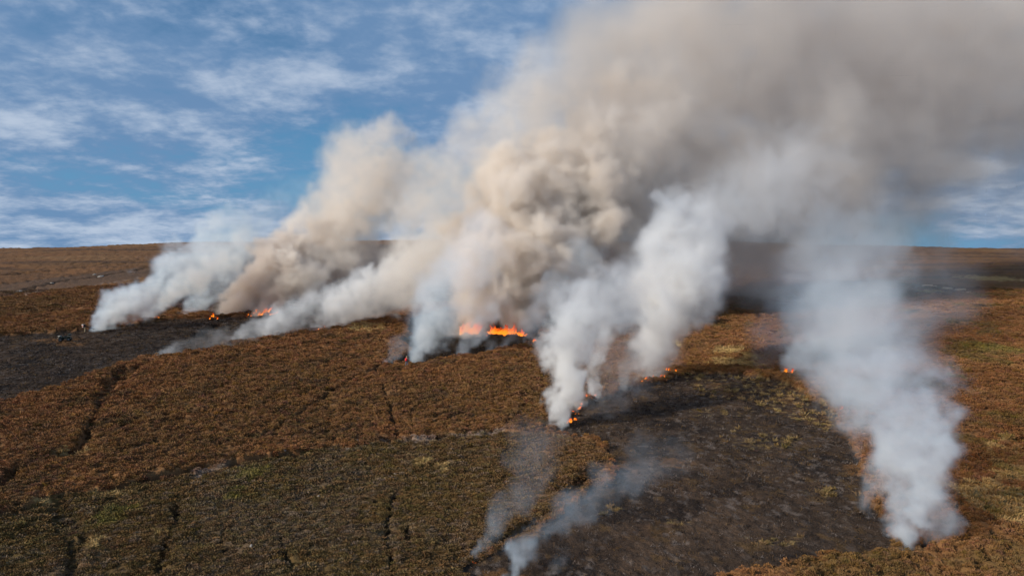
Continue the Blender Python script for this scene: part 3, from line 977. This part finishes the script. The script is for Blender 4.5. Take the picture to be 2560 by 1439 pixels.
def tongue(seed):
    g = random.Random(seed)
    bm = bmesh.new()
    n = 9
    ph, f1, lean = g.uniform(0, 6), g.uniform(3, 6), g.uniform(-.15, .45)
    pts = [(.10 * math.sin(ph + f1 * t) * t + lean * t * t, .08 * math.cos(ph * 1.7 + f1 * t) * t, t) for t in [i / (n - 1) for i in range(n)]]
    rad = [max(.004, .17 * (math.sin(math.pi * min(1, (.18 + t) ** .75 * .86)) ** 1.2) * (1 + .25 * math.sin(9 * t + ph))) for t in [i / (n - 1) for i in range(n)]]
    tube(bm, pts, rad, 7)
    if g.random() < .7:
        k = g.randint(3, 5)
        b = Vector(pts[k]); s = g.choice((-1, 1))
        tube(bm, [b, b + Vector((.09 * s, 0, .10)), b + Vector((.15 * s, .02, .24)), b + Vector((.14 * s, .02, .36))], [.07, .07, .04, .004], 6)
    me = bpy.data.meshes.new('flame'); bm.to_mesh(me); bm.free()
    me.polygons.foreach_set('use_smooth', np.ones(len(me.polygons), bool))
    me.materials.append(FLAME)
    return me


TONGUES = [tongue(k) for k in range(8)]


def fire(px, py, w, h, label, n, seed, slope=0.0, group=None):
    """A burning front: separate flame tongues along w pixels of ground, up to h pixels tall."""
    g = random.Random(seed)
    c = on_ground(px, py); mp = c[1] / F_PX
    e = empty('fire', ground_pt(px, py, 0.05))
    tag(e, label, 'fire', group)
    for k in range(n):
        u = (k + g.uniform(.2, .8)) / n - .5
        fx, fy = px + u * w, py + slope * u * w + g.uniform(-.12, .12) * h
        p = Vector(ground_pt(fx, fy, 0.05)) - e.location
        hh = h * mp * g.uniform(.35, 1.0) * (1.15 - abs(u)) ** 1.2
        o = link(bpy.data.objects.new('flame', g.choice(TONGUES)), e)
        o.location = p
        ww = max(hh * g.uniform(.8, 1.5), w * mp / n * 1.9)
        o.scale = (ww, ww * .8, hh)
        o.rotation_euler = (g.uniform(-.4, .4), g.uniform(-.1, .9), g.uniform(-.6, .6))


fire(1172, 834, 46, 48, 'tall orange flames at the left of the flaming patch, veiled by pale smoke', 8, 1)
fire(1264, 838, 106, 32, 'widest band of yellow and orange flames in the flaming patch', 20, 2, 0.05)
fire(1335, 866, 18, 14, 'small reddish flames at the right tip of the flaming patch', 4, 3, -0.5)
fire(664, 786, 66, 20, 'bright orange flames under the thick tan smoke of the far left line', 13, 4, -0.12)
fire(622, 791, 16, 6, 'little low flames left of the brightest far left fire', 3, 5)
fire(533, 797, 26, 14, 'orange flames at the foot of the tan smoke near the burnt bank', 5, 6)
fire(392, 801, 14, 8, 'tiny flames beside the thin white smoke streak', 3, 7)
fire(1470, 1004, 36, 15, 'line of flames under the smaller smoke column at the burnt corner', 7, 8, -0.15)
fire(1446, 1022, 16, 14, 'small flames between the two smoke columns at the burnt corner', 4, 9, -0.8)
fire(1436, 1036, 24, 12, 'low red flames halfway down the burning corner', 4, 10, -0.4)
fire(1428, 1053, 26, 18, 'orange flames at the foot of the dense white column', 5, 11, -0.3)
fire(1612, 963, 30, 14, 'orange flames under the broad pale smoke column', 6, 12, -0.1)
fire(1644, 949, 38, 15, 'row of flames right of the broad pale smoke column', 7, 13, -0.15)
fire(1670, 938, 14, 17, 'single taller flame near the top of the burnt ground', 3, 14)
fire(1691, 938, 9, 9, 'last small flame beside the ochre grass', 2, 15)
fire(1972, 946, 28, 20, 'pale yellow flames at the foot of the soft blue haze', 6, 16, 0.1)
fire(2100, 1036, 10, 15, 'thin red flame standing in the charred grass on the right', 3, 17)
fire(2326, 1358, 12, 9, 'small flame inside the base of the tall blue white plume', 3, 18)
fire(1186, 1406, 12, 6, 'deep red embers glowing below the faint smoke wisp', 4, 19, 0.5)
fire(800, 829, 34, 8, 'scattered small flames along the upper edge of the brown heather', 4, 20, -0.3)

# ------------------------------------------------------------------ smoke
def smoke_material(name, scat, absorb, aniso=0.15):
    m = bpy.data.materials.new(name)
    m.use_nodes = True
    t = m.node_tree
    t.nodes.clear()
    N = Nodes(t)
    d = N.new('ShaderNodeAttribute', attribute_name='density').outputs['Fac']
    k = max(scat)
    s = N.new('ShaderNodeVolumeScatter', {'Color': (*[c / k for c in scat], 1), 'Density': N.math('MULTIPLY', d, k), 'Anisotropy': aniso})
    a = N.new('ShaderNodeVolumeAbsorption', {'Color': (*[1 - c for c in absorb], 1), 'Density': d})
    add = N.new('ShaderNodeAddShader', {0: s.outputs[0], 1: a.outputs[0]})
    out = N.new('ShaderNodeOutputMaterial')
    N.link(add.outputs[0], out.inputs['Volume'])
    return m


SM_BLUE = smoke_material('smoke_blue_white', (0.68, 0.84, 1.0), (0.006, 0.007, 0.009))
SM_WHITE = smoke_material('smoke_white', (0.88, 0.94, 1.0), (0.006, 0.010, 0.018))
SM_TAN = smoke_material('smoke_tan', (0.96, 0.95, 0.93), (0.012, 0.070, 0.140))
SM_GREY = smoke_material('smoke_grey_brown', (0.95, 0.95, 0.95), (0.125, 0.195, 0.275))


def catmull(P, n):
    P = np.asarray(P, float)
    Q = np.vstack([2 * P[0] - P[1], P, 2 * P[-1] - P[-2]])
    out = []
    for i in range(len(P) - 1):
        p0, p1, p2, p3 = Q[i:i + 4]
        for t in np.linspace(0, 1, n, endpoint=False):
            out.append(0.5 * ((2 * p1) + (-p0 + p2) * t + (2 * p0 - 5 * p1 + 4 * p2 - p3) * t * t + (-p0 + 3 * p1 - 3 * p2 + p3) * t ** 3))
    out.append(P[-1])
    return np.array(out)


def plume(name, label, spines, mat, voxel=0.5, edge=0.42, warp=0.68, scale=1.0, holes=0.85, group='smoke plumes over the moor', seed=0.0, bounds=None):
    """Smoke as a real voxel cloud.  Each spine is a list of (px, py, radius px, extra depth, density),
    placed at the distance of the ground under its first point plus the extra depth."""
    V, R, D, S = [], [], [], []
    for k, sp in enumerate(spines):
        d0 = depth_of(sp[0][0], sp[0][1]) if sp[0][3] < 900 else 0.0
        ctl = []
        for (px, py, rp, dd, den) in sp:
            d = d0 + (dd if dd < 900 else dd - 1000)
            p = at_depth(px, py, d)
            ctl.append((*p, rp * d / F_PX, den))
        c = catmull(ctl, 24)
        V.append(c[:, :3]); R.append(np.maximum(c[:, 3], 0.05)); D.append(np.maximum(c[:, 4], 0)); S.append(np.full(len(c), k))
    V = np.vstack(V); R = np.concatenate(R); D = np.concatenate(D); S = np.concatenate(S)
    me = bpy.data.meshes.new(name)
    me.from_pydata([tuple(v) for v in V], [], [])
    for nm, arr, ty in (('rad', R, 'FLOAT'), ('dens', D, 'FLOAT'), ('sid', S, 'INT')):
        at = me.attributes.new(nm, ty, 'POINT')
        at.data.foreach_set('value', arr.astype(np.float32 if ty == 'FLOAT' else np.int32))
    me.materials.append(mat)
    lo = (V - 1.25 * R[:, None]).min(0); hi = (V + 1.25 * R[:, None]).max(0)
    lo[2] = max(lo[2], base_h(V[:, 0], V[:, 1]).min() - 1.0)
    if bounds is not None:
        hi = np.minimum(hi, np.array(bounds))
    res = np.maximum(np.ceil((hi - lo) / voxel).astype(int), 4)
    o = link(bpy.data.objects.new(name, me))
    tag(o, label, 'smoke', group, 'stuff')
    g = bpy.data.node_groups.new(name + '_volume', 'GeometryNodeTree')
    g.interface.new_socket('Geometry', in_out='INPUT', socket_type='NodeSocketGeometry')
    g.interface.new_socket('Geometry', in_out='OUTPUT', socket_type='NodeSocketGeometry')
    N = Nodes(g)
    gi = N.new('NodeGroupInput').outputs[0]
    pos = N.new('GeometryNodeInputPosition').outputs[0]
    so = N.vmath('ADD', pos, (seed * 13.7, seed * 7.1, seed * 3.3))

    def attr(nm, ty='FLOAT'):
        return N.new('GeometryNodeInputNamedAttribute', {'Name': nm}, data_type=ty).outputs[0]

    def nearest(geo, p):
        return N.new('GeometryNodeSampleNearest', {0: geo, 1: p}, domain='POINT').outputs[0]

    def sample(geo, val, idx, ty='FLOAT'):
        n = N.new('GeometryNodeSampleIndex', {0: geo}, data_type=ty, domain='POINT')
        N.link(val, n.inputs['Value']); N.link(idx, n.inputs['Index'])
        return n.outputs[0]

    noises = []
    for L, det in ((9.0 * scale, 1.0), (3.6 * scale, 1.0), (1.4 * scale, 1.0), (0.65 * scale, 1.0)):
        n = N.new('ShaderNodeTexNoise', {'Vector': so, 'Scale': 1.0 / L, 'Detail': det, 'Roughness': 0.55})
        noises.append((L, N.vmath('SUBTRACT', n.outputs['Color'], (0.5, 0.5, 0.5))))
    inner = N.new('ShaderNodeTexNoise', {'Vector': so, 'Scale': 1.0 / (5.0 * scale), 'Detail': 4.0, 'Roughness': 0.6, 'Distortion': 0.8}).outputs[0]
    total = None
    for k in range(len(spines)):
        sel = N.new('FunctionNodeCompare', data_type='INT', operation='EQUAL')
        N.link(attr('sid', 'INT'), sel.inputs[2]); sel.inputs[3].default_value = k
        sg = N.new('GeometryNodeSeparateGeometry', {0: gi, 1: sel.outputs[0]}, domain='POINT').outputs[0]
        r0 = sample(sg, attr('rad'), nearest(sg, pos))
        p = pos
        for (L, nv) in noises:
            amp = N.math('MINIMUM', N.math('MULTIPLY', r0, 1.5 * warp), L * 1.1 * warp)
            p = N.vmath('ADD', p, N.vmath('SCALE', nv, scale=N.math('MULTIPLY', amp, 2.0)))
        i2 = nearest(sg, p)
        c = sample(sg, N.new('GeometryNodeInputPosition').outputs[0], i2, 'FLOAT_VECTOR')
        r = sample(sg, attr('rad'), i2)
        dn = sample(sg, attr('dens'), i2)
        q = N.math('DIVIDE', N.vmath('DISTANCE', p, c), r)
        q = N.math('ADD', q, N.math('MULTIPLY', N.math('SUBTRACT', inner, 0.5), -holes))
        f = N.math('MULTIPLY', N.ramp(q, 1.0, 1.0 - edge), dn)
        total = f if total is None else N.math('ADD', total, f)
    total = N.math('MULTIPLY', total, N.ramp(inner, 0.28, 0.62))
    vc = N.new('GeometryNodeVolumeCube', {'Density': total, 'Background': 0.0, 'Min': tuple(lo), 'Max': tuple(hi)})
    for nm, r_ in zip(('Resolution X', 'Resolution Y', 'Resolution Z'), res):
        vc.inputs[nm].default_value = int(r_)
    sm = N.new('GeometryNodeSetMaterial', {0: vc.outputs[0]})
    sm.inputs['Material'].default_value = mat
    go = N.new('NodeGroupOutput')
    N.link(sm.outputs[0], go.inputs[0])
    md = o.modifiers.new('volume', 'NODES')
    md.node_group = g
    print('PLUME', name, res, int(np.prod(res)) // 1000, 'k voxels', lo.round(1), hi.round(1))
    return o


# ------------------------------------------------------------------ plumes (px, py, radius px, extra depth m, density per m)
plume('smoke_plume', 'thin blue white smoke blowing from beside the person with the blower', [
    [(234, 830, 11, 0, .9), (258, 810, 26, 2, .7), (290, 777, 44, 4, .52), (345, 738, 54, 8, .40), (420, 695, 66, 14, .30), (490, 655, 72, 20, .22), (540, 610, 72, 26, .15), (575, 565, 66, 32, .09)],
    [(355, 804, 5, 0, .7), (385, 775, 14, 2, .7), (430, 735, 24, 5, .45), (480, 700, 36, 10, .28), (540, 655, 50, 18, .18), (600, 615, 60, 26, .10)],
    [(450, 795, 8, 0, .35), (480, 760, 28, 4, .22), (530, 710, 46, 10, .15), (600, 650, 55, 18, .10), (650, 560, 60, 26, .05), (745, 480, 50, 30, .03)],
], SM_BLUE, voxel=0.45, seed=1, scale=0.75)
plume('smoke_plume', 'thick tan smoke billowing off the far left fire line', [
    [(545, 793, 16, 0, .7), (580, 762, 42, 3, .8), (630, 727, 58, 6, .9), (690, 685, 72, 10, .9), (735, 640, 78, 15, .7), (780, 600, 76, 22, .26), (850, 530, 96, 32, .13), (900, 460, 112, 40, .11), (940, 400, 112, 46, .11), (970, 355, 70, 50, .10)],
    [(650, 790, 14, 0, .6), (690, 755, 34, 3, .6), (740, 710, 60, 8, .45), (820, 640, 84, 18, .2), (900, 560, 90, 30, .10), (1000, 470, 100, 40, .09), (1060, 420, 80, 46, .06)],
    [(870, 460, 80, 1188, .08), (855, 400, 70, 1190, .08), (870, 350, 50, 1192, .06)],
], SM_TAN, voxel=0.6, seed=2, scale=1.0, edge=0.36)
plume('smoke_plume', 'low wispy smoke streaming along the upper edge of the brown heather', [
    [(380, 898, 6, 0, .35), (420, 880, 16, 2, .25), (480, 860, 22, 5, .12), (560, 835, 26, 9, .06)],
    [(575, 858, 8, 0, .4), (610, 835, 24, 3, .28), (660, 808, 32, 6, .20), (730, 775, 36, 12, .14), (800, 740, 40, 18, .10)],
    [(605, 858, 6, 0, .7), (650, 838, 16, 2, .5), (700, 812, 34, 5, .28), (760, 785, 44, 9, .18), (830, 750, 50, 14, .12)],
    [(520, 878, 6, 0, .2), (570, 856, 16, 2, .14), (640, 830, 22, 5, .08)],
    [(740, 838, 6, 0, .2), (790, 815, 20, 3, .2), (850, 775, 50, 8, .45), (920, 738, 66, 14, .42), (1000, 698, 72, 20, .34), (1080, 655, 84, 28, .22), (1150, 620, 94, 36, .14)],
    [(855, 812, 6, 0, .2), (900, 785, 26, 4, .18), (980, 755, 34, 9, .15), (1060, 725, 40, 15, .12)],
], SM_WHITE, voxel=0.42, seed=3, scale=0.7)
plume('smoke_plume', 'towering tan smoke column boiling up from the tallest flames', [
    [(1150, 845, 22, 0, .4), (1165, 790, 50, 3, .4), (1195, 720, 84, 7, .55), (1230, 650, 110, 12, .55), (1270, 570, 140, 18, .5), (1330, 500, 150, 26, .45), (1400, 440, 120, 34, .4), (1450, 420, 70, 40, .25)],
    [(1265, 835, 24, 0, .45), (1295, 770, 60, 4, .5), (1340, 690, 92, 8, .6), (1410, 600, 104, 14, .6), (1460, 520, 116, 22, .5), (1510, 430, 140, 34, .28), (1570, 330, 170, 50, .12)],
    [(1020, 700, 90, 1150, .09), (1060, 600, 120, 1156, .09), (1120, 500, 130, 1164, .08), (1220, 390, 140, 1174, .06), (1320, 270, 130, 1184, .05)],
], SM_TAN, voxel=0.6, seed=4, scale=1.15, edge=0.32, holes=0.9, warp=0.8)
plume('smoke_cloud', 'vast grey brown smoke cloud spreading across the sky to the right', [
    [(1480, 420, 150, 1160, .05), (1560, 300, 210, 1180, .055), (1680, 200, 260, 1205, .055), (1850, 120, 320, 1235, .05), (2100, 90, 360, 1265, .045), (2400, 80, 400, 1295, .04), (2750, 60, 430, 1320, .035)],
    [(1300, 320, 120, 1172, .04), (1420, 220, 150, 1185, .05), (1540, 120, 160, 1200, .055), (1640, 0, 190, 1215, .05), (1760, -140, 220, 1230, .05)],
    [(1500, 650, 110, 1160, .09), (1600, 560, 140, 1170, .07), (1730, 470, 180, 1185, .05), (1920, 390, 240, 1210, .04), (2180, 310, 270, 1240, .035), (2480, 230, 260, 1270, .03)],
    [(1520, 700, 170, 1165, .08), (1660, 600, 230, 1180, .08), (1840, 530, 270, 1200, .075), (2020, 500, 270, 1220, .06), (2180, 450, 240, 1240, .04)],
    [(2050, 560, 150, 1215, .02), (2200, 520, 170, 1230, .016), (2400, 480, 180, 1245, .014), (2650, 440, 190, 1260, .014)],
], SM_GREY, voxel=1.5, seed=14, scale=2.4, edge=0.8, holes=0.5, bounds=(250, 340, 135))
plume('smoke_plume', 'blue grey smoke curling off the near edge of the flaming patch', [
    [(1035, 908, 14, 0, .7), (1042, 875, 24, 1, .6), (1065, 830, 54, 3, .38), (1095, 770, 74, 7, .3), (1140, 700, 80, 12, .18), (1200, 620, 100, 20, .10)],
    [(955, 918, 8, 0, .3), (985, 895, 22, 1, .16), (1020, 850, 34, 3, .10), (1050, 800, 40, 6, .05)],
    [(1150, 895, 14, 0, .4), (1165, 870, 22, 1, .35), (1190, 830, 32, 3, .25), (1225, 770, 40, 6, .16), (1250, 730, 44, 9, .06)],
    [(1218, 888, 5, 0, .8), (1224, 876, 9, .5, .4), (1236, 856, 14, 1.5, .1)],
    [(1245, 882, 7, 0, .8), (1255, 866, 13, 1, .3), (1275, 840, 22, 3, .08)],
    [(1310, 868, 8, 0, .3), (1325, 830, 24, 2, .26), (1350, 780, 44, 5, .2), (1400, 720, 64, 10, .14), (1470, 660, 70, 16, .08)],
], SM_BLUE, voxel=0.4, seed=5, scale=0.7)
plume('smoke_plume', 'dense white smoke column standing at the corner of the burnt ground', [
    [(1398, 1072, 14, 0, 1.6), (1398, 1040, 28, .5, 1.6), (1405, 1000, 42, 1, 1.5), (1412, 950, 54, 1.5, 1.2), (1412, 890, 66, 2.5, .9), (1425, 835, 84, 3.5, .6), (1460, 785, 86, 6, .36), (1510, 750, 86, 10, .24), (1580, 710, 90, 15, .12)],
    [(1485, 1004, 10, 0, .8), (1484, 975, 24, .5, .8), (1480, 930, 30, 1, .55), (1490, 880, 36, 2, .35), (1520, 820, 50, 4, .2), (1580, 770, 60, 8, .1)],
    [(1500, 1050, 40, 0, .04), (1520, 1010, 60, 2, .05), (1540, 960, 70, 4, .05), (1560, 900, 80, 7, .04)],
], SM_WHITE, voxel=0.24, seed=6, scale=0.5, holes=1.0, warp=0.8)
plume('smoke_plume', 'broad pale smoke column over the small fire at the top of the burnt ground', [
    [(1630, 955, 22, 0, .6), (1626, 925, 38, .5, .6), (1636, 880, 58, 1.5, .55), (1645, 810, 90, 3, .6), (1668, 740, 112, 5, .5), (1690, 670, 124, 8, .45), (1710, 605, 112, 12, .34), (1760, 560, 90, 18, .10), (1860, 500, 120, 28, .06), (2000, 440, 150, 40, .04)],
    [(1552, 980, 10, 0, .7), (1560, 952, 20, .5, .4), (1575, 910, 30, 2, .2), (1600, 850, 44, 4, .1)],
    [(1590, 965, 8, 0, .5), (1592, 935, 18, .5, .4), (1600, 890, 30, 2, .2), (1605, 830, 44, 4, .1)],
    [(1690, 930, 6, 0, .3), (1695, 905, 22, 1, .16), (1705, 860, 24, 2, .06), (1740, 760, 50, 5, .06), (1790, 660, 70, 10, .06)],
], SM_WHITE, voxel=0.45, seed=7, scale=0.8)
plume('smoke_plume', 'soft blue haze of smoke drifting from the far right fire', [
    [(1972, 945, 10, 0, .5), (1985, 915, 28, 1, .35), (2015, 870, 56, 3, .2), (2070, 810, 100, 7, .13), (2100, 740, 150, 13, .085), (2110, 670, 170, 20, .055), (2130, 620, 150, 28, .035)],
    [(1900, 930, 30, 0, .05), (1910, 880, 50, 2, .06), (1940, 790, 70, 6, .05)],
    [(2100, 1030, 10, 0, .15), (2115, 980, 60, 2, .14), (2120, 920, 100, 5, .11), (2180, 850, 130, 9, .07), (2280, 780, 120, 14, .03), (2380, 720, 100, 20, .014)],
], SM_BLUE, voxel=0.55, seed=8)
plume('smoke_plume', 'tall blue white smoke plume at the right corner of the burnt ground', [
    [(2278, 1382, 15, 0, 2.2), (2275, 1345, 30, .3, 2.0), (2266, 1300, 50, .8, 1.6), (2268, 1250, 62, 1.4, .9), (2288, 1190, 76, 2.2, .6), (2288, 1130, 94, 3.5, .45), (2265, 1060, 116, 6, .33), (2220, 980, 136, 11, .21), (2170, 900, 150, 18, .10), (2110, 830, 150, 26, .07), (2080, 760, 150, 36, .04)],
    [(2322, 1366, 24, 0, .5), (2336, 1325, 38, .4, .6), (2340, 1260, 50, 1, .6), (2340, 1190, 52, 2, .5), (2335, 1110, 50, 3.5, .2), (2330, 1040, 50, 6, .1)],
    [(2205, 1250, 46, 1053, .28), (2215, 1190, 60, 1055, .25), (2230, 1120, 64, 1058, .16)],
], SM_BLUE, voxel=0.19, seed=9, scale=0.45, holes=1.1, warp=0.8)
plume('smoke_plume', 'small white smoke wisp trailing over the lower burnt edge', [
    [(1278, 1450, 12, 0, 2.0), (1284, 1415, 19, .3, 1.5), (1308, 1380, 28, .8, .75), (1360, 1330, 38, 2, .3), (1410, 1280, 46, 4, .14), (1490, 1230, 56, 7, .09), (1580, 1190, 60, 11, .055), (1660, 1130, 60, 16, .03)],
    [(1385, 1440, 10, 0, .3), (1395, 1415, 16, .4, .15), (1420, 1380, 24, 1, .05)],
], SM_BLUE, voxel=0.2, seed=10, scale=0.5)
plume('smoke_plume', 'faint smoke wisp curling from embers beside the low brown strip', [
    [(1182, 1402, 6, 0, 1.5), (1188, 1375, 10, .2, 1.0), (1212, 1345, 18, .6, .4), (1245, 1305, 30, 1.5, .2), (1290, 1250, 44, 3.5, .10), (1320, 1180, 60, 7, .05), (1340, 1090, 70, 12, .03)],
], SM_BLUE, voxel=0.2, seed=11, scale=0.5)
